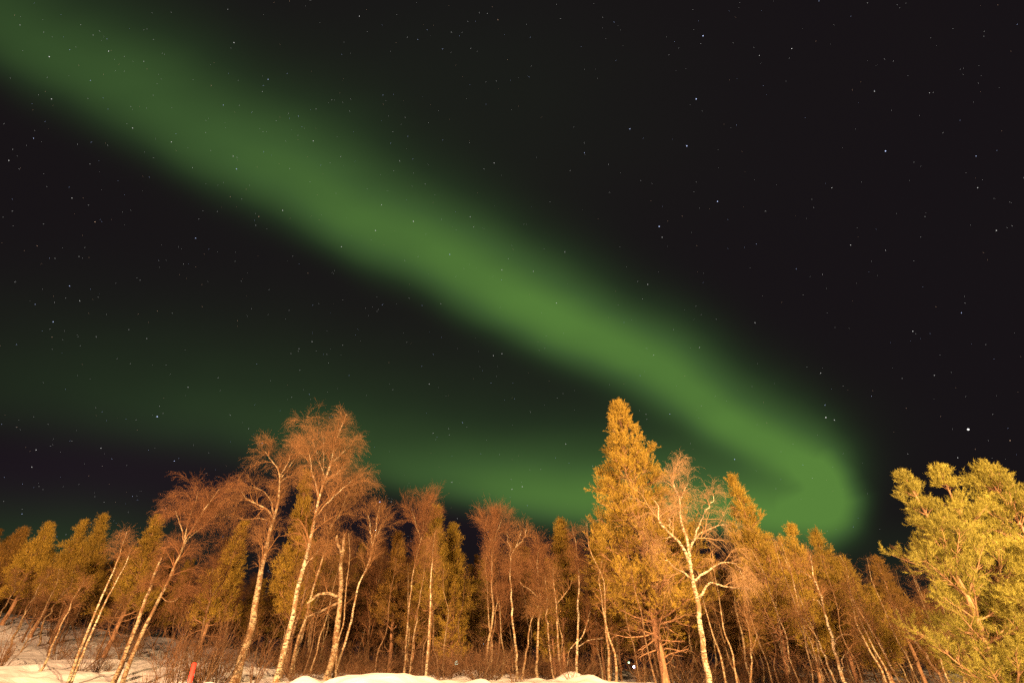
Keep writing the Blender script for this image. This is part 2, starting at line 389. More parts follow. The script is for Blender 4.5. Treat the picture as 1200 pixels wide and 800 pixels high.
# ------------------------------------------------------------------ pines
def needles(P, n, ln, wd, rng, fwd=.75):
    """n needles along each shoot of P (N,K,3): thin triangles pointing forward and out."""
    N, K, _ = P.shape; idx = np.repeat(np.arange(N), n); m = len(idx); t = (.12 + .88 * rng.random(m)) * (K - 1)
    i0 = np.minimum(t.astype(int), K - 2); fr = (t - i0)[:, None]; a = P[idx, i0]; b = P[idx, i0 + 1]; pos = a + (b - a) * fr; T = unit(b - a)
    rv = rng.normal(0, 1, (m, 3)); perp = unit(rv - (rv * T).sum(1, keepdims=True) * T); an = rng.uniform(.35, 1.0, m)[:, None]
    d = unit(np.cos(an) * T * fwd + np.sin(an) * perp + np.array([0, 0, .12])); side = unit(np.cross(d, rng.normal(0, 1, (m, 3))))
    L_ = (ln * rng.uniform(.7, 1.25, m))[:, None]; w = wd * rng.uniform(.7, 1.3, m)[:, None]
    v = np.stack([pos - side * w * .5, pos + side * w * .5, pos + d * L_], 1).reshape(-1, 3)
    return v, np.arange(m * 3).reshape(-1, 3)

def pine_parts(root, trunk, r0, seed=1, width=.17, t0=.25, n1=70, nn=16, needle=None, bark=None, shoot=.28, ln=.085, wd=.011,
               dead=10, shape=1., per2=9, per3=6, K=22, wob=.015, base_w=.35, angb=1.4, lift=.08, var=0.):
    rng = np.random.default_rng(seed); needle = needle or M_NEEDLE; bark = bark or M_PBARK
    T = resample(trunk, K, rng, wob); s = np.linspace(0, 1, K); R = r0 * (1 - s) ** .9 + .012; R[0] *= 1.25
    H = np.linalg.norm(np.diff(T, axis=0), axis=1).sum()
    def prof(t):
        u = (t - t0) / (1 - t0); return np.clip((1 - u) ** .95 * (base_w + (1 - base_w) * np.minimum(1, u / .25)) + .05, .04, 1) ** shape
    def lf(t, pl, rg): return H * width * prof(t) * (rg.choice([.7, .85, 1., 1.1, 1.22], len(t)) if not var else rg.uniform(1 - var, 1 + var, len(t)))
    nw = max(6, int(n1 / 5)); tw_ = t0 + (.985 - t0) * (np.arange(nw) + rng.uniform(-.25, .25, nw)) / (nw - 1) ; tw_ = np.clip(tw_, t0, .985)
    nb_ = rng.integers(4, 7, nw); ts = np.clip(np.repeat(tw_, nb_) + rng.normal(0, .004, nb_.sum()), .02, .99)
    az = np.concatenate([rng.uniform(0, 6.28) + np.arange(k) * 6.283 / k + rng.normal(0, .25, k) for k in nb_])
    P1, R1, t1 = grow(T[None], R[None], len(ts), (t0, .985), lf, lambda t: angb - .55 * t, 8, .42, rng, up=lift, droop=-lift * 1.2, wig=.07, ts=ts, az=az)
    parts = [tubes(T[None], R[None], 12)]
    if dead:
        Pd, Rd, _ = grow(T[None], R[None], dead, (.06, t0 + .12), lambda t, pl, rg: H * width * .8 * rg.uniform(.3, 1, len(t)), 1.4, 8, .3, rng, up=-.02, droop=.05, wig=.16)
        Pe, Re, _ = grow(Pd, Rd, 5, (.3, 1), .4, .8, 5, .6, rng, wig=.2, droop=.05)
        parts += [tubes(Pd, Rd, 4), tubes(Pe, Re, 3)]
    parts.append(tubes(P1, R1, 5))
    v, f = merge(parts); mesh_obj('trunk', v, f, bark, root)
    l1 = np.linalg.norm(P1[:, -1] - P1[:, 0], axis=1); per = np.clip((per2 * l1 / max(.2, l1.mean())).astype(int), 3, per2 * 2)
    P2, R2, _ = grow(P1, R1, per, (.22, 1), lambda t, pl, rg: np.clip(pl * .38 * (1.15 - .6 * t), .14, 1.1) * rg.uniform(.6, 1.2, len(t)), .8, 6, .6, rng, up=.05, droop=-.12, wig=.10, flat=.75)
    P3, R3, _ = grow(P2, R2, per3, (.25, 1), lambda t, pl, rg: shoot * rg.uniform(.6, 1.3, len(t)), .7, 4, .7, rng, up=.22, droop=-.2, wig=.08)
    # leader and branch tips end in upright shoots as well
    P3b, R3b, _ = grow(P1, R1, 3, (.85, 1), lambda t, pl, rg: shoot * rg.uniform(.8, 1.4, len(t)), .45, 4, .7, rng, up=.25, droop=-.2, wig=.05)
    P3c, R3c, _ = grow(T[None], R[None], 7, (.96, 1), lambda t, pl, rg: shoot * rg.uniform(.8, 1.6, len(t)), .35, 4, .7, rng, up=.2, wig=.04)
    P3 = np.concatenate([P3, P3b, P3c]); R3 = np.concatenate([R3, R3b, R3c])
    nv, nf = needles(P3, nn, ln, wd, rng)
    v2, f2 = merge([tubes(P2, R2, 3)]); tw = merge([(v2, f2[0])])
    nt_ = len(f2[0]); allv = np.concatenate([v2, nv]); F = [f2[0], nf + len(v2)]
    return mesh_obj('crown', allv, F, None, root, smooth=False, mats=[bark, needle], midx=[0] * nt_ + [1] * len(nf))

# ---- the trees that can be told apart ------------------------------------------------
hero('birch', 'tall white-stemmed birch with the highest bare crown of all the birches', [(323, 802), (334, 757), (342, 726), (348, 694), (357, 664), (363, 632), (370, 602), (377, 572), (387, 544), (393, 517), (400, 500), (406, 485)], 19, .155,
     [([(369, 606), (385, 587), (398, 576), (413, 562)], .05, -.8), ([(380, 566), (396, 553), (408, 540)], .035, .8), ([(377, 570), (379, 540), (379, 510)], .045, .9),
      ([(374, 585), (366, 553), (362, 530)], .035, -.7), ([(388, 542), (401, 530), (413, 519)], .03, .6), ([(357, 664), (366, 652), (375, 641)], .025, -.6), ([(380, 560), (371, 530), (364, 512)], .03, 1.)],
     seed=11, t0=.33, dens=1.25, blen=.17, fine=1., ang=.62, droop=.13)
hero('birch', 'thick rough-barked birch with crooked bare limbs reaching left and a flat broken crown', [(274, 802), (283, 770), (293, 740), (300, 704), (308, 658), (313, 634), (320, 606), (326, 585), (328, 561), (325, 545)], 19.5, .24,
     [([(320, 608), (313, 597), (298, 589), (287, 583), (281, 573)], .06, -.6), ([(320, 612), (303, 607), (288, 609), (266, 604)], .04, .5), ([(320, 600), (318, 590), (314, 580), (303, 573), (290, 569)], .045, .4),
      ([(328, 561), (325, 549), (316, 537), (311, 528)], .04, -.4), ([(328, 562), (337, 549), (347, 534), (354, 519)], .045, .7), ([(329, 556), (338, 540), (343, 524)], .035, -.5), ([(328, 565), (338, 558), (350, 553)], .03, .5)],
     seed=12, t0=.42, dens=1.1, blen=.13, bark=M_BIRCH2, fine=1.0, droop=.10, ang=.8)
hero('birch', 'slimmer birch crossing close behind the tallest white birch, its bare crown leaning right', [(338, 800), (345, 762), (357, 726), (364, 698), (373, 670), (383, 636), (387, 617), (398, 602), (407, 580), (415, 566)], 20.5, .085,
     [([(387, 617), (396, 606), (407, 590), (420, 575)], .03, .7), ([(385, 625), (380, 605), (388, 588)], .03, .5)], seed=13, t0=.45, dens=1.2, blen=.22, fine=1.1, bark=M_BIRCH2)
hero('birch', 'dull brown birch trunk between the two leaning white birches, half hidden', [(329, 800), (338, 760), (347, 730), (354, 705), (362, 670), (366, 640)], 21.5, .10, seed=14, t0=.5, dens=.8, blen=.2, bark=M_BIRCH3)
hero('birch', 'snapped birch trunk with a broken stub top and hardly any twigs', [(385, 788), (392, 757), (396, 726), (399, 694), (399, 662), (402, 642), (404, 626)], 20, .115,
     [([(400, 648), (395, 636), (394, 627)], .05, .1), ([(398, 700), (385, 695), (372, 697), (360, 708)], .03, -.5), ([(397, 706), (380, 714), (362, 722)], .02, .6)], seed=15, t0=.35, dens=.35, blen=.10, top_r=.055, bark=M_BIRCH2, fine=.8)
hero('birch', 'slender pale birch bending right from the foot of the snapped trunk', [(391, 789), (399, 768), (411, 730), (419, 687), (430, 664), (438, 632), (441, 610), (445, 592)], 20.3, .075,
     [([(438, 632), (446, 618), (453, 605)], .02, .4), ([(436, 640), (434, 620), (432, 604)], .02, -.4)], seed=16, t0=.55, dens=.9, blen=.17, up=.16, droop=.02, fine=.8)
hero('birch', 'leaning birch with a wide drooping red-brown dome of twigs, behind the red marker stick', [(145, 798), (164, 746), (188, 699), (204, 665), (218, 631), (231, 611), (243, 590)], 18.5, .115,
     [([(216, 634), (220, 612), (228, 591), (232, 575)], .05, .6), ([(231, 611), (240, 596), (248, 584), (258, 572)], .04, -.5), ([(210, 650), (222, 630), (245, 610), (262, 600)], .035, .8), ([(216, 634), (212, 615), (205, 598)], .03, -.4), ([(188, 699), (200, 705), (212, 697)], .025, -.4)],
     seed=17, t0=.45, dens=1.15, blen=.24, fine=1.05, droop=.16, twig=M_TWIG_RED, ang=.95, bark=M_BIRCH2)
hero('birch', 'topless mottled birch trunk standing just left of the dome-crowned leaning birch', [(136, 792), (147, 765), (157, 739), (167, 712), (174, 692), (183, 668), (189, 653)], 18.8, .095, seed=18, t0=.7, dens=.5, blen=.12, top_r=.03, bark=M_BIRCH2, twig=M_TWIG_RED)
hero('birch', 'thin birch forking low into two upright stems, right of the red marker stick', [(228, 772), (238, 733), (247, 699), (245, 682), (255, 652), (262, 635)], 22, .07,
     [([(247, 699), (257, 686), (265, 672), (275, 645)], .045, .4)], seed=19, t0=.4, dens=1.0, blen=.17, twig=M_TWIG_RED, bark=M_BIRCH3)
hero('birch', 'left stem of the two parallel slim birches rising from the near snow edge', [(80, 798), (97, 753), (118, 703), (134, 666), (144, 637), (149, 622)], 18, .062, seed=20, t0=.7, dens=.5, blen=.12, wob=.012, fine=.8)
hero('birch', 'right stem of the two parallel slim birches rising from the near snow edge', [(86, 792), (110, 734), (131, 690), (147, 661), (153, 643)], 18.1, .058, seed=21, t0=.7, dens=.4, blen=.11, wob=.012, fine=.8)
hero('birch', 'thin reddish birch pole left of the two parallel slim birches', [(46, 790), (63, 753), (76, 721), (89, 698), (98, 680)], 19, .052, seed=22, t0=.6, dens=.4, blen=.10, fine=.8, bark=M_BIRCH2)
hero('birch', 'kinked thin birch rooted higher on the snowy slope, second pole from the parallel pair', [(41, 766), (54, 724), (68, 703), (79, 690), (88, 668)], 26, .075, seed=23, t0=.6, dens=.4, blen=.12, wob=.06, fine=.8, bark=M_BIRCH2)
hero('birch', 'dark leaning birch pole rooted mid-slope in open snow', [(18, 768), (29, 745), (39, 724), (50, 700)], 27, .085, seed=24, t0=.6, dens=.5, blen=.14, bark=M_BIRCH3)
hero('birch', 'thin birch with a beaded pale stem at the far left edge of the slope', [(-8, 740), (0, 721), (13, 695), (22, 667)], 27, .06, seed=25, t0=.6, dens=.4, blen=.12, wob=.05, bark=M_BIRCH2)
hero('birch', 'speckled thin birch between the beaded one and the kinked one on the slope', [(3, 775), (17, 744), (29, 716), (41, 695), (56, 672)], 24, .06, seed=26, t0=.6, dens=.4, blen=.12, wob=.04, bark=M_BIRCH2)
hero('birch', 'short dark birch pole beside the base of the reddish pole on the snow slope', [(61, 769), (70, 745), (78, 728), (84, 708)], 25, .09, seed=27, t0=.6, dens=.4, blen=.12, bark=M_BIRCH3)
hero('birch', 'dark leaning birch pole among low brush left of the dome-crowned birch', [(112, 775), (122, 748), (132, 727), (146, 700)], 23, .07, seed=28, t0=.5, dens=.5, blen=.14, bark=M_BIRCH3)
hero('birch', 'birch with an upright reddish fan-shaped crown beside a golden pine tip', [(474, 787), (477, 745), (480, 705), (487, 656), (495, 625), (496, 596)], 22, .07,
     [([(495, 625), (503, 605), (509, 590)], .03, .4), ([(493, 632), (486, 610), (482, 596)], .03, -.3), ([(495, 620), (498, 600), (501, 584)], .025, .2)], seed=31, t0=.6, dens=1.1, blen=.15, ang=.5, up=.16, droop=-.02, twig=M_TWIG_RED, bark=M_BIRCH2)
hero('birch', 'thinner birch stem twisting up right beside the fan-crowned birch', [(480, 785), (487, 731), (492, 700), (498, 665), (500, 640)], 22.3, .05, seed=32, t0=.5, dens=.6, blen=.14, bark=M_BIRCH2)
hero('birch', 'straight pale birch trunk under the golden pine tip, foot on the near snow', [(499, 796), (503, 731), (505, 679), (508, 640), (510, 622)], 20, .07, seed=33, t0=.6, dens=.5, blen=.10, wob=.015)
hero('birch', 'birch with a narrow pointed reddish crown and a swelling knee low on its trunk', [(569, 800), (572, 754), (577, 725), (577, 685), (576, 642), (580, 604)], 20.5, .072,
     [([(577, 725), (582, 710), (584, 695)], .025, .2), ([(577, 640), (571, 622), (569, 608)], .02, .2), ([(577, 640), (584, 620), (588, 606)], .02, -.2)], seed=34, t0=.5, dens=1.3, blen=.12, ang=.45, up=.18, droop=-.03, twig=M_TWIG_RED, bark=M_BIRCH2)
hero('birch', 'slightly curved white birch forking into a thin two-armed top against the aurora', [(607, 800), (603, 747), (599, 700), (599, 656), (605, 640), (611, 622)], 20.5, .07,
     [([(599, 656), (596, 640), (594, 622)], .025, .3), ([(605, 640), (613, 632), (617, 618)], .02, -.2)], seed=35, t0=.66, dens=.8, blen=.12, wob=.03, fine=.8)
hero('birch', 'birch stem leaning right into the round-headed birch', [(611, 800), (618, 758), (623, 726), (631, 709)], 20.3, .065, seed=36, t0=.7, dens=.4, blen=.14, bark=M_BIRCH2)
hero('birch', 'round-headed birch with one bare limb stretching up left', [(629, 797), (629, 774), (631, 732), (633, 705), (631, 680), (629, 655)], 20.6, .08,
     [([(631, 700), (620, 690), (611, 684), (606, 670)], .03, -.3), ([(631, 680), (636, 662), (641, 648)], .03, .3), ([(631, 682), (624, 662), (619, 648)], .03, .4), ([(631, 685), (630, 660), (632, 642)], .03, -.3)], seed=37, t0=.55, dens=1.2, blen=.15, twig=M_TWIG_RED, bark=M_BIRCH2, ang=.6)
hero('birch', 'wavy birch stem bowing right at its foot, right of the round-headed birch', [(649, 800), (646, 775), (643, 755), (641, 725), (641, 700), (639, 674)], 20.4, .062, seed=38, t0=.6, dens=.5, blen=.13, wob=.03, bark=M_BIRCH2)
hero('birch', 'birch forking into a clear wide Y halfway up, beneath a golden pine tip', [(659, 800), (657, 784), (653, 737), (652, 708), (649, 682), (648, 665)], 20.2, .07,
     [([(652, 708), (660, 698), (667, 688), (672, 676)], .045, .2)], seed=39, t0=.65, dens=.5, blen=.12, bark=M_BIRCH2, fine=.8)
hero('birch', 'tallest straight white birch just right of the golden pine tip, small red crown on top', [(675, 800), (677, 747), (678, 695), (677, 656), (674, 632), (671, 618)], 20, .075,
     [([(677, 752), (685, 738), (690, 722), (693, 710)], .03, .4), ([(677, 758), (690, 750), (705, 748)], .025, -.4), ([(676, 752), (668, 760), (665, 780)], .03, .2)], seed=40, t0=.55, dens=.9, blen=.13, twig=M_TWIG_RED, fine=.9)
hero('birch', 'gnarled white birch with many twisting forked limbs, right of the great pine', [(832, 803), (828, 782), (824, 760), (819, 728), (818, 704), (813, 683), (810, 662), (809, 648), (806, 633), (799, 614), (796, 587), (794, 577), (788, 566), (789, 553), (795, 540)], 17, .155,
     [([(810, 662), (803, 647), (795, 634), (789, 628), (778, 616), (772, 605), (771, 592), (763, 583)], .085, -.8), ([(809, 652), (813, 633), (819, 614), (823, 606), (827, 597)], .07, .7),
      ([(813, 633), (818, 626), (831, 621), (840, 616), (851, 614)], .05, .6), ([(815, 680), (826, 670), (839, 662), (852, 659), (864, 660)], .06, -.6), ([(819, 700), (824, 692), (832, 682), (846, 686), (860, 688), (886, 690)], .06, .7),
      ([(811, 678), (802, 671), (790, 664), (783, 657), (777, 656)], .045, -.5), ([(789, 628), (778, 631), (765, 633)], .03, .3), ([(796, 590), (801, 578), (806, 566)], .03, .4), ([(785, 620), (786, 605), (789, 598)], .03, -.3),
      ([(860, 659), (868, 668), (872, 680)], .02, .3), ([(826, 600), (834, 590), (838, 578)], .03, .2)], seed=41, t0=.66, dens=.8, blen=.17, droop=.20, twig=M_TWIG_PALE, fine=.9, wob=.03, ang=.9)
hero('birch', 'speckled pale birch with a curly lower limb, in front of the pines stepping down', [(991, 802), (977, 756), (964, 706), (955, 681), (950, 650)], 17, .085,
     [([(977, 756), (984, 745), (996, 743), (1006, 748)], .03, .3), ([(987, 785), (988, 770), (997, 762)], .03, -.3), ([(966, 712), (958, 704), (952, 700)], .02, -.2), ([(957, 682), (948, 674), (940, 668)], .02, .2)], seed=42, t0=.6, dens=.5, blen=.12, wob=.03, fine=.7)
hero('birch', 'slim birch curving left just beside the speckled pale birch', [(980, 802), (961, 756), (946, 731), (931, 714)], 17.2, .05, seed=43, t0=.55, dens=.5, blen=.15, wob=.02, fine=.7)
hero('birch', 'slim straight birch leaning left, midway between the speckled birch and the green pine', [(1056, 802), (1029, 751), (1006, 712), (995, 687)], 16.5, .055, seed=44, t0=.55, dens=.5, blen=.14, wob=.015, fine=.7, bark=M_BIRCH2)
hero('birch', 'brown-flecked birch leaning left, nearest on the left of the bright green pine', [(1108, 802), (1087, 771), (1068, 745), (1048, 710)], 15, .075, seed=45, t0=.5, dens=.6, blen=.15, wob=.03, bark=M_BIRCH2, fine=.7)
hero('birch', 'leaning birch stem passing beneath the low boughs of the bright green pine', [(1148, 802), (1126, 771), (1107, 738), (1100, 715)], 14, .07, [([(1126, 771), (1124, 755), (1128, 742)], .02, .2)], seed=46, t0=.5, dens=.6, blen=.15, wob=.03, bark=M_BIRCH2, fine=.7)
hero('birch', 'thin pale forked birch low in the brush left of the speckled pale birch', [(880, 802), (881, 770), (878, 740), (872, 715)], 18, .05, [([(881, 765), (886, 750), (888, 735)], .03, .2)], seed=47, t0=.4, dens=.6, blen=.16, fine=.7, bark=M_BIRCH2)

# pines
hero('pine', 'great golden pine with a pointed crown, the tallest tree in front of the green aurora', [(781, 803), (767, 726), (761, 683), (754, 643), (750, 618), (743, 585), (739, 563), (733, 530), (728, 498), (725, 476)], 19.5, .165,
     seed=51, width=.24, t0=.19, n1=165, nn=24, per2=12, dead=34, base_w=.75, shape=1.02, ln=.09, angb=1.62, lift=.04)
hero('pine', 'golden pine rising right behind the gnarled white birch', [(927, 802), (913, 737), (903, 700), (888, 650), (872, 600), (858, 562)], 21, .13, seed=52, width=.20, t0=.22, n1=110, nn=16, per2=10, dead=20, base_w=.8, shape=1.05)
hero('pine', 'golden-brown pine, second in the row stepping down right of the gnarled birch', [(962, 800), (950, 740), (938, 680), (928, 622)], 22, .11, seed=53, width=.20, t0=.2, n1=80, nn=14, base_w=.7)
hero('pine', 'reddish-tipped pine, third in the row stepping down right of the gnarled birch', [(1005, 800), (988, 740), (970, 675), (957, 627)], 22.5, .11, seed=54, width=.20, t0=.2, n1=80, nn=14, base_w=.7)
hero('pine', 'low golden pine at the right foot of the row stepping down', [(1045, 800), (1020, 740), (1000, 695), (987, 660)], 22, .10, seed=55, width=.26, t0=.2, n1=70, nn=14, base_w=.7)
hero('pine', 'sparse dark pine with a flat top peeping out left of the bright green pine', [(1085, 800), (1060, 740), (1042, 695), (1030, 660)], 24, .10, seed=56, width=.22, t0=.35, n1=45, nn=12, base_w=.7, needle=M_NEEDLE_D)
hero('pine', 'bright yellow-green pine with open upturned boughs, nearest to the viewer', [(1185, 830), (1160, 768), (1146, 728), (1133, 699), (1110, 650), (1090, 611), (1074, 582), (1061, 560)], 11.5, .10,
     seed=57, bark=M_PBARK_D, var=.5, angb=1.3, lift=.05, width=.28, t0=.15, n1=55, nn=30, per2=11, per3=5, needle=M_NEEDLE_G, ln=.07, wd=.007, shoot=.20, base_w=.85, shape=1.15, dead=8)
hero('pine', 'bright yellow-green pine with the slightly higher tip just right of the nearest pine', [(1248, 830), (1205, 745), (1180, 700), (1150, 645), (1122, 592), (1100, 552)], 11.9, .10,
     seed=58, bark=M_PBARK_D, var=.5, angb=1.3, lift=.05, width=.28, t0=.15, n1=55, nn=30, per2=11, per3=5, needle=M_NEEDLE_G, ln=.07, wd=.007, shoot=.20, base_w=.85, shape=1.15, dead=8)
hero('pine', 'bare-limbed orange-barked pine at the right edge with a flat tuft of needles on top', [(1300, 830), (1255, 720), (1225, 665), (1201, 624), (1182, 594), (1167, 572), (1158, 560)], 12.5, .11,
     seed=59, width=.20, t0=.62, n1=34, nn=22, per2=11, per3=6, needle=M_NEEDLE_G, ln=.075, wd=.008, shoot=.20, base_w=1., shape=.5, dead=14)
hero('pine', 'bushy yellow-green pine filling the bottom right corner', [(1250, 830), (1235, 760), (1222, 700), (1208, 650)], 11.0, .09,
     seed=60, var=.4, width=.28, t0=.1, n1=50, nn=26, per2=10, per3=6, needle=M_NEEDLE_G, ln=.075, wd=.007, shoot=.24, base_w=.9, shape=1.0, dead=6)
hero('pine', 'golden pine squeezed between the two tall birches, its tip below their crowns', [(335, 800), (343, 720), (350, 640), (355, 590), (358, 556)], 23.5, .12, seed=61, width=.13, t0=.25, n1=100, nn=14, base_w=.8)
hero('pine', 'narrow golden pine tip left of the rough-barked birch with crooked limbs', [(230, 770), (250, 710), (270, 660), (285, 616)], 25, .11, seed=62, width=.20, t0=.25, n1=75, nn=14, base_w=.8)
hero('pine', 'golden pine tip left of the drooping dome-shaped birch crown', [(125, 760), (148, 710), (168, 655), (184, 609)], 25, .12, seed=63, width=.21, var=.4, shape=1.3, t0=.28, n1=80, nn=14, base_w=.8)
hero('pine', 'highest golden pine of the left slope, jagged bright tip', [(62, 745), (85, 700), (105, 650), (120, 608)], 27, .13, seed=64, width=.21, var=.4, shape=1.3, t0=.28, n1=85, nn=14, base_w=.8)
hero('pine', 'golden pine leaning beside the jagged highest one on the left slope', [(38, 740), (60, 700), (80, 655), (98, 615)], 28, .13, seed=65, width=.21, var=.4, shape=1.3, t0=.28, n1=80, nn=14, base_w=.8)
hero('pine', 'darker pine with twin tips near the left end of the slope', [(0, 735), (20, 700), (40, 655), (56, 618)], 29, .13, seed=66, width=.24, t0=.25, n1=80, nn=13, base_w=.8, needle=M_NEEDLE)
hero('pine', 'amber pine at the left end of the slope', [(-35, 735), (-15, 700), (8, 655), (26, 624)], 29, .13, seed=67, width=.26, t0=.25, n1=80, nn=13, base_w=.8, needle=M_NEEDLE_D)
hero('pine', 'slender golden pine tip right of the fan-crowned red birch', [(500, 790), (504, 720), (508, 650), (511, 598)], 23.5, .10, seed=68, width=.16, t0=.35, n1=80, nn=14, base_w=.8)
hero('pine', 'small golden pine tip on the right shoulder of the slender one', [(525, 790), (528, 720), (530, 660), (531, 620)], 24.5, .10, seed=69, width=.19, t0=.3, n1=70, nn=14, base_w=.8)
hero('pine', 'narrow golden pine tip left of the tallest straight white birch', [(661, 790), (660, 720), (659, 660), (658, 615)], 23, .10, seed=70, width=.16, t0=.35, n1=90, nn=15, base_w=.8)
hero('pine', 'tiny spire-shaped pine tip at the left foot of the great golden pine', [(708, 790), (704, 720), (701, 660), (698, 618)], 25, .09, seed=71, width=.11, t0=.3, n1=80, nn=13, base_w=.8)
hero('pine', 'dull pine hidden among bare birches left of the fan-crowned birch', [(456, 790), (460, 730), (464, 670), (466, 630)], 25, .10, seed=72, width=.18, t0=.3, n1=70, nn=13, base_w=.8, needle=M_NEEDLE_D)

# ------------------------------------------------------------------ prototypes copied for the crowded forest
def copy_thing(root, loc, rz, sc, label, group):
    r = root.copy(); COL.objects.link(r); r.location = loc; r.rotation_euler = (0, 0, rz); r.scale = (sc[0], sc[0], sc[1]); r['label'] = label
    if group: r['group'] = group
    for ch in root.children:
        c = ch.copy(); COL.objects.link(c); c.parent = r
    return r
def proto_birch(seed, **kw):
    rng = np.random.default_rng(seed); lean = rng.normal(0, .05, 2)
    pts = [np.array([lean[0] * z * 10 + rng.normal(0, .10) * (z > 0), lean[1] * z * 10 + rng.normal(0, .10) * (z > 0), z * 10.]) for z in (0, .2, .4, .6, .8, 1.)]
    root = thing('birch_tree', (0, 0, 0), '', 'birch tree'); birch_parts(root, np.array(pts), kw.pop('r0', .075), seed=seed, wob=.03, **kw); return root
def proto_pine(seed, **kw):
    rng = np.random.default_rng(seed); lean = rng.normal(0, .02, 2)
    pts = [np.array([lean[0] * z * 10, lean[1] * z * 10, z * 10.]) for z in (0, .35, .7, 1.)]
    root = thing('pine_tree', (0, 0, 0), '', 'pine tree'); pine_parts(root, np.array(pts), .11, seed=seed, **kw); return root
PB = [proto_birch(101, t0=.35, dens=1.5, blen=.24, twig=M_TWIG_RED, bark=M_BIRCH2, tw=.0038), proto_birch(102, t0=.25, dens=1.5, blen=.20, ang=.5, up=.16, droop=0., twig=M_TWIG_RED, bark=M_BIRCH3, tw=.0038),
      proto_birch(103, t0=.3, dens=1.6, blen=.26, twig=M_TWIG, bark=M_BIRCH3, droop=.14, tw=.0038), proto_birch(104, t0=.2, dens=1.7, blen=.22, twig=M_TWIG, bark=M_BIRCH2, ang=.6, tw=.0038),
      proto_birch(105, t0=.15, dens=1.8, blen=.25, twig=M_TWIG_RED, bark=M_BIRCH3, ang=.65, tw=.0038), proto_birch(106, t0=.4, dens=1.3, blen=.22, twig=M_TWIG_RED, bark=M_BIRCH, ang=.55, up=.15, droop=.03, tw=.0038)]
PP = [proto_pine(111, width=.20, t0=.15, n1=100, nn=13, wd=.014, needle=M_NEEDLE, base_w=.8), proto_pine(112, width=.17, t0=.2, n1=100, nn=13, wd=.014, needle=M_NEEDLE_D, base_w=.8), proto_pine(113, width=.22, t0=.25, n1=90, nn=13, wd=.014, needle=M_NEEDLE, base_w=.7)]

LM = [(0, 'behind the slope of leaning birch poles'), (175, 'behind the dome-crowned leaning birch'), (270, 'behind the two tall birches'), (430, 'behind the fan-crowned birch'),
      (540, 'behind the round-headed birch'), (685, 'behind the great golden pine'), (800, 'behind the gnarled white birch'), (900, 'behind the row of pines stepping down'), (1040, 'behind the bright green pines')]
def sector(px):
    s = LM[0][1]
    for a, b in LM:
        if px >= a: s = b
    return s
SK = np.array([(-200, 600), (0, 614), (40, 632), (75, 650), (100, 632), (150, 634), (200, 642), (240, 650), (285, 672), (305, 672), (330, 640), (380, 622), (420, 618), (445, 630), (475, 628), (500, 636), (540, 650), (560, 645),
               (580, 632), (610, 632), (640, 640), (690, 650), (720, 650), (800, 650), (850, 640), (900, 635), (950, 650), (985, 672), (1010, 690), (1050, 700), (1100, 680), (1200, 670), (1400, 650)], float)
def place_forest():
    rng = np.random.default_rng(9); nb = npn = 0; used = set()
    for D, gap in ((24, 2.0), (27, 2.0), (30, 2.0), (33, 2.0), (36.5, 2.1), (41, 2.3), (46, 2.6), (53, 3.0), (62, 3.0), (70, 3.2), (80, 3.6), (92, 4.0)):
        x = -.97 * D - 4
        while x < .97 * D + 4:
            x += gap * rng.uniform(.65, 1.35); y = D + rng.uniform(-1.3, 1.3); z = g1(x, y)
            px, py = proj((x, y, z))
            if px < 320 and D < 31: continue
            if px < 230 and D < 35: continue
            if px > 1120 and D > 45: continue
            # height so that the top reaches the ragged skyline
            h = 6.
            for _ in range(5):
                tx, ty = proj((x, y, z + h)); want = np.interp(tx, SK[:, 0], SK[:, 1]); h *= 1 + (ty - want) / 260
            h *= 1 - abs(rng.normal(0, .09)) - (0 if D > 40 else rng.uniform(0, .12))
            h = min(max(h, 2.5), 15)
            pine = rng.random() < (.9 if D > 65 else .42 if D > 30 else .2)
            if D > 65: h *= .8
            if pine and npn < 240:
                src = PP[rng.integers(3)]; npn += 1; nm = 'dull golden-brown pine in the crowded forest '
                g = 'pines in the crowded forest'; wsc = h / 10 * rng.uniform(.9, 1.2)
            elif nb < 270:
                src = PB[rng.integers(6)]; nb += 1; nm = 'bare reddish-brown birch in the crowded forest '
                g = 'birches in the crowded forest'; wsc = max(.62, h / 10) * rng.uniform(.85, 1.15)
            else: continue
            s = sector(px); lab = nm + s; rz = rng.uniform(0, 6.28)
            if id(src) not in used:
                used.add(id(src)); src.location = (x, y, z - .1); src.rotation_euler = (0, 0, rz); src.scale = (wsc, wsc, h / 10); src['label'] = lab; src['group'] = g + ' ' + s
            else: copy_thing(src, (x, y, z - .1), rz, (wsc, h / 10), lab, g + ' ' + s)
    print('forest', nb, npn)
place_forest()

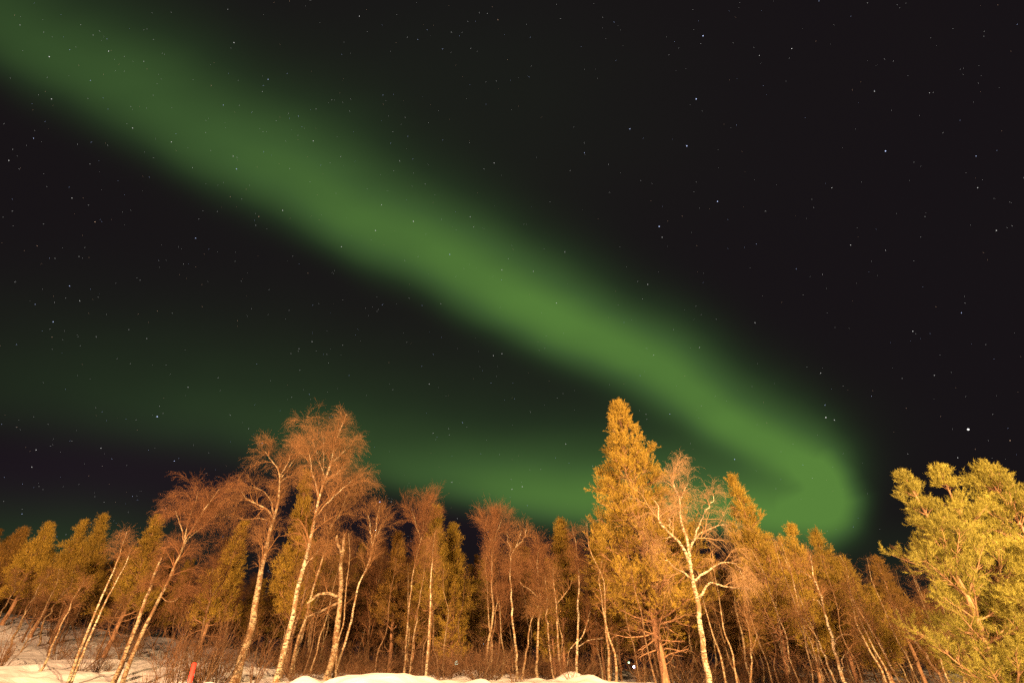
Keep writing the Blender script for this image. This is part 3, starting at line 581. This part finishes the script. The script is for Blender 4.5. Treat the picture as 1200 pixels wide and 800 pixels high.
# ------------------------------------------------------------------ undergrowth: thin saplings and brush clumps
def proto_brush(seed, n, h, spread, twig, name, cat):
    rng = np.random.default_rng(seed); root = thing(name, (0, 0, 0), '', cat)
    o2 = rng.normal(0, spread, (n, 2)); b = np.concatenate([o2 * .08, np.full((n, 1), -.12)], 1); d = unit(np.concatenate([o2 * .75, np.ones((n, 1))], 1)); P = [b]
    hh = h * rng.uniform(.5, 1.1, n)[:, None]
    for k in range(7):
        d = unit(d + rng.normal(0, .07, (n, 3))); P.append(P[-1] + d * hh / 7)
    P = np.stack(P, 1); R = np.linspace(1, .25, 8)[None] * rng.uniform(.006, .016, n)[:, None]
    P2, R2, _ = grow(P, R, 7, (.2, 1), .28, .55, 5, .6, rng, up=.1, wig=.14, rmin=.003); P3, R3, _ = grow(P2, R2, 3, (.2, 1), .45, .55, 4, .7, rng, up=.05, wig=.16, rmin=.0025)
    v, f = merge([tubes(P, R, 4)]); mesh_obj('stems', v, f, M_BIRCH3, root)
    v, f = merge([tubes(P2, R2, 3), tubes(P3, R3, 3)]); mesh_obj('crown', v, f, twig, root); return root
BR = [proto_brush(201, 16, 2.2, .30, M_BRUSH, 'bush', 'bush'), proto_brush(202, 12, 1.5, .35, M_BRUSH, 'bush', 'bush'), proto_brush(203, 22, 2.6, .45, M_BRUSH, 'bush', 'bush'), proto_brush(204, 10, .8, .25, M_BRUSH, 'bush', 'bush')]
SAP = [proto_birch(301, r0=.035, t0=.3, dens=.5, blen=.14, fine=.7, bark=M_BIRCH2, top_r=.006, K=18), proto_birch(302, r0=.045, t0=.45, dens=.5, blen=.15, fine=.7, bark=M_BIRCH2, top_r=.006, K=18),
       proto_birch(303, r0=.035, t0=.25, dens=.6, blen=.12, fine=.7, bark=M_BIRCH3, top_r=.006, K=18)]
_used = set()
def put(src, x, y, rz, sc, label, group):
    loc = (x, y, g1(x, y) - .05)
    if id(src) not in _used:
        _used.add(id(src)); src.location = loc; src.rotation_euler = (0, 0, rz); src.scale = (sc[0], sc[0], sc[1]); src['label'] = label; src['group'] = group
    else: copy_thing(src, loc, rz, sc, label, group)
def place_brush():
    rng = np.random.default_rng(21)
    # px at the foot, distance, prototype, width and height scale, label
    spots = [(198, 17.5, 0, 1, 1.0, 'bare brown bush just left of the red marker stick'), (212, 18.2, 1, 1.1, 1.2, 'thin bush at the back of the red marker stick'), (243, 18.5, 0, 1, 1.1, 'bare brown bush just right of the red marker stick'),
             (258, 19.2, 2, .9, .9, 'dense bare bush between the red marker stick and the rough-barked birch'), (178, 16.6, 3, 1, 1, 'low scrubby bush at the foot of the dome-crowned birch'), (92, 20, 2, 1, .55, 'dark low bush behind the two parallel slim birches'),
             (112, 20.5, 1, 1, .9, 'low bush on the snow right of the two parallel slim birches'), (300, 18.7, 1, 1, 1.2, 'bare bush leaning between the two tallest birches')]
    for px, D, k, a, b, lab in spots:
        w = W(px, 790, D); put(BR[k], w[0], D, rng.uniform(0, 6), (a, b), lab, 'bushes in the near snow')
    for i in range(34):
        px = rng.uniform(-10, 330); D = rng.uniform(19, 33); x = (px - 600) / 690 * D
        put(BR[int(rng.choice([1, 3, 0]))], x, D, rng.uniform(0, 6.28), (rng.uniform(.8, 1.4), rng.uniform(.5, 1.0)), 'small dark brush clump poking out of the open snow slope at left', 'brush clumps on the open snow slope')
    n = 0
    for i in range(420):
        px = rng.uniform(330, 1230); D = rng.uniform(17.5, 31) if px < 700 else rng.uniform(18.5, 30); x = (px - 600) / 690 * D; y = D
        if px < 700 and D < 20.5 and rng.random() < .4: continue
        if px > 700 and n > 85: continue
        if n > 190: break
        n += 1; k = int(rng.choice([0, 1, 2, 3], p=[.3, .3, .2, .2]))
        put(BR[k], x, y, rng.uniform(0, 6.28), (rng.uniform(.8, 1.3), rng.uniform(.5, 1.0) * (.6 if px < 700 else .75)), 'bare brown brush on the snow ' + ('under the forest edge ' if px < 700 else 'under the trees ') + sector(px).replace('behind', 'near'), 'brush clumps ' + sector(px).replace('behind', 'near'))
    n = 0
    for i in range(400):
        px = rng.uniform(-20, 1230); D = rng.uniform(20, 34) if px < 700 else rng.uniform(17, 30)
        x = (px - 600) / 690 * D; y = D
        if px < 330 and (D < 24 or rng.random() < .55): continue
        if n >= 170: break
        n += 1; h = rng.uniform(2.6, 5.0) * (.8 if px < 330 else 1.)
        put(SAP[rng.integers(3)], x, y, rng.uniform(0, 6.28), (rng.uniform(.6, .9), h / 10), 'thin pale birch sapling among the trunks ' + sector(px).replace('behind', 'near'), 'birch saplings ' + sector(px).replace('behind', 'near'))
place_brush()

# ------------------------------------------------------------------ red snow marker stick
def marker():
    D = 10.5; b = W(221.5, 801, D); t = W(227.5, 777.5, D); z0 = g1(b[0], D) - .15
    d = (t - b); d = d / np.linalg.norm(d); foot = t - d * ((t[2] - z0) / d[2]); P = np.array([[t * 0, (t - foot) * .3, (t - foot) * .7, t - foot]])
    root = thing('marker_stick', foot, 'bright red snow marker stick leaning slightly in the snow', 'marker stick')
    v, f = tubes(P, np.full((1, 4), .036), 12); top = np.arange(12)[None] + 36
    mesh_obj('stick', v, [f, top], plain('fluorescent_red_plastic', (.85, .045, .035), .4), root)
    c = (t - foot) ; P2 = np.array([[c * .999, c * 1.008, c * 1.016]]); v, f = tubes(P2, np.array([[.0375, .032, .004]]), 12)
    mesh_obj('cap', v, [f], plain('dull_red_plastic', (.75, .04, .03), .5), root)
marker()

# ------------------------------------------------------------------ distant lights glimpsed through the trunks
def yard_light(px, py, D, col, s, r, label):
    c = W(px, py, D); z = g1(c[0], D); root = thing('yard_light', (c[0], D, z), label, 'yard light', 'distant lights beyond the forest'); h = c[2] - z
    P = np.array([[[0, 0, -.1], [0, 0, h * .5], [0, 0, h - r]]], float); v, f = tubes(P, np.full((1, 3), .05), 8); mesh_obj('pole', v, [f], M_POLE, root)
    a = np.linspace(0, math.pi, 7); P = np.stack([np.zeros(7), np.zeros(7), h - r * np.cos(a)], 1)[None]; v, f = tubes(P, (r * np.sin(a) + .004)[None], 10)
    mesh_obj('lamp_globe', v, [f], glow('lamp_glow', col, s), root)
yard_light(567, 754, 58, (.75, .85, 1.), 14, .09, 'small blue-white light shining high between the trunks')
yard_light(535, 776, 50, (.75, 1., .65), 8, .16, 'bright greenish-white glare low behind the straight pale birch')
yard_light(743, 781, 52, (.85, .8, 1.), 14, .10, 'violet-white light near the ground left of the great pine')
yard_light(737, 776, 55, (.6, 1., .5), 4, .08, 'faint green light beside the violet-white one')
yard_light(511, 756, 55, (.7, 1., .5), 4, .10, 'faint green light behind the straight pale birch')

# ------------------------------------------------------------------ stars
def octa(c, r):
    v = np.array([[1, 0, 0], [-1, 0, 0], [0, 1, 0], [0, -1, 0], [0, 0, 1], [0, 0, -1]], float) * r + c
    f = np.array([[0, 2, 4], [2, 1, 4], [1, 3, 4], [3, 0, 4], [2, 0, 5], [1, 2, 5], [3, 1, 5], [0, 3, 5]]); return v, f
SD = 4000.
def sdir(px, py): d = CR * ((px - 600) / FOC) + CU * ((400 - py) / FOC) + CF; return np.array(d.normalized()) * SD + np.array((0, 0, CAM_Z))
def stars():
    ms = [glow('white_star', (1, .97, .92), 1.3), glow('blue_star', (.55, .65, 1), 1.8), glow('amber_star', (1, .62, .4), 1.1)]
    rng = np.random.default_rng(3); parts = []; mi = []; o = 0; Vs = []; Fs = []
    px1 = SD / FOC
    def add(px, py, r, k):
        nonlocal o
        s = math.sqrt(1 + ((px - 600) ** 2 + (py - 400) ** 2) / FOC ** 2)
        v, f = octa(sdir(px, py), r * px1 / s ** .5); Vs.append(v); Fs.append(f + o); o += 6; mi.extend([k] * 8)
    for i in range(3300):
        px = rng.uniform(-250, 1450); py = rng.uniform(-250, 760)
        if px > 620 and rng.random() < .5: continue
        add(px, py, .115 + .08 * rng.pareto(3.4), int(rng.choice([0, 0, 0, 1, 2])))
    mid = [(421, 19, 0), (274, 50, 0), (127, 60, 0), (60, 116, 0), (155, 150, 0), (277, 198, 1), (229, 279, 1), (527, 298, 1), (588, 316, 0), (579, 191, 0), (314, 93, 1), (400, 289, 0), (447, 240, 0), (273, 183, 0), (551, 254, 0), (10, 188, 0), (39, 162, 1), (62, 377, 1), (84, 232, 0),
           (685, 179, 1), (890, 65, 0), (1168, 270, 0), (662, 295, 0), (885, 378, 0), (928, 57, 0), (1025, 107, 0), (975, 220, 0), (1146, 220, 0), (776, 278, 0), (997, 287, 0), (962, 437, 0), (820, 407, 0), (785, 485, 1), (861, 538, 1), (652, 355, 0), (1070, 388, 0),
           (37, 547, 0), (42, 527, 0), (307, 519, 1), (542, 495, 1), (612, 570, 0), (600, 573, 0), (1184, 516, 2), (978, 492, 0), (111, 260, 2), (204, 540, 1), (118, 525, 0), (440, 270, 0), (367, 165, 0), (663, 520, 0), (503, 450, 0), (625, 318, 0)]
    for x, y, k in mid: add(x, y, rng.uniform(.30, .42), k)
    ob = mesh_obj('stars', np.concatenate(Vs), [np.concatenate(Fs)], None, None, False, mats=ms, midx=mi); ob['kind'] = 'stuff'; ob['label'] = 'countless faint stars scattered over the dark night sky'; ob['category'] = 'stars'
    big = [(1135, 503, 1.7, 0, 'largest and brightest white star, low above the bright green pine'), (824, 42, .8, 1, 'blue-white star near the top edge, highest of a bending row of four'), (816, 116, .85, 1, 'second star down in the bending row of four blue-white stars'),
           (805, 171, .85, 1, 'third star down in the bending row of four blue-white stars'), (841, 236, .8, 1, 'lowest star of the bending row of four blue-white stars'), (1038, 177, .85, 1, 'solitary deep blue star in the dark upper right sky'),
           (184, 488, .8, 1, 'blue-white star above the dome-crowned leaning birch'), (445, 588, 1.0, 1, 'bright blue star just over the tip of the slender bending birch'), (968, 489, .8, 0, 'white star at the outer edge of the aurora curl')]
    for x, y, r, k, lab in big:
        a = np.linspace(0, math.pi, 7); R = r * .56 * px1 / (1 + ((x - 600) ** 2 + (y - 400) ** 2) / FOC ** 2) ** .25; c = sdir(x, y)
        v, f = tubes(np.stack([np.zeros(7), np.zeros(7), -R * np.cos(a)], 1)[None], (R * np.sin(a) + .01)[None], 10)
        s = mesh_obj('star', v, [f], ms[k]); s.location = c; s['label'] = lab; s['category'] = 'star'
stars()
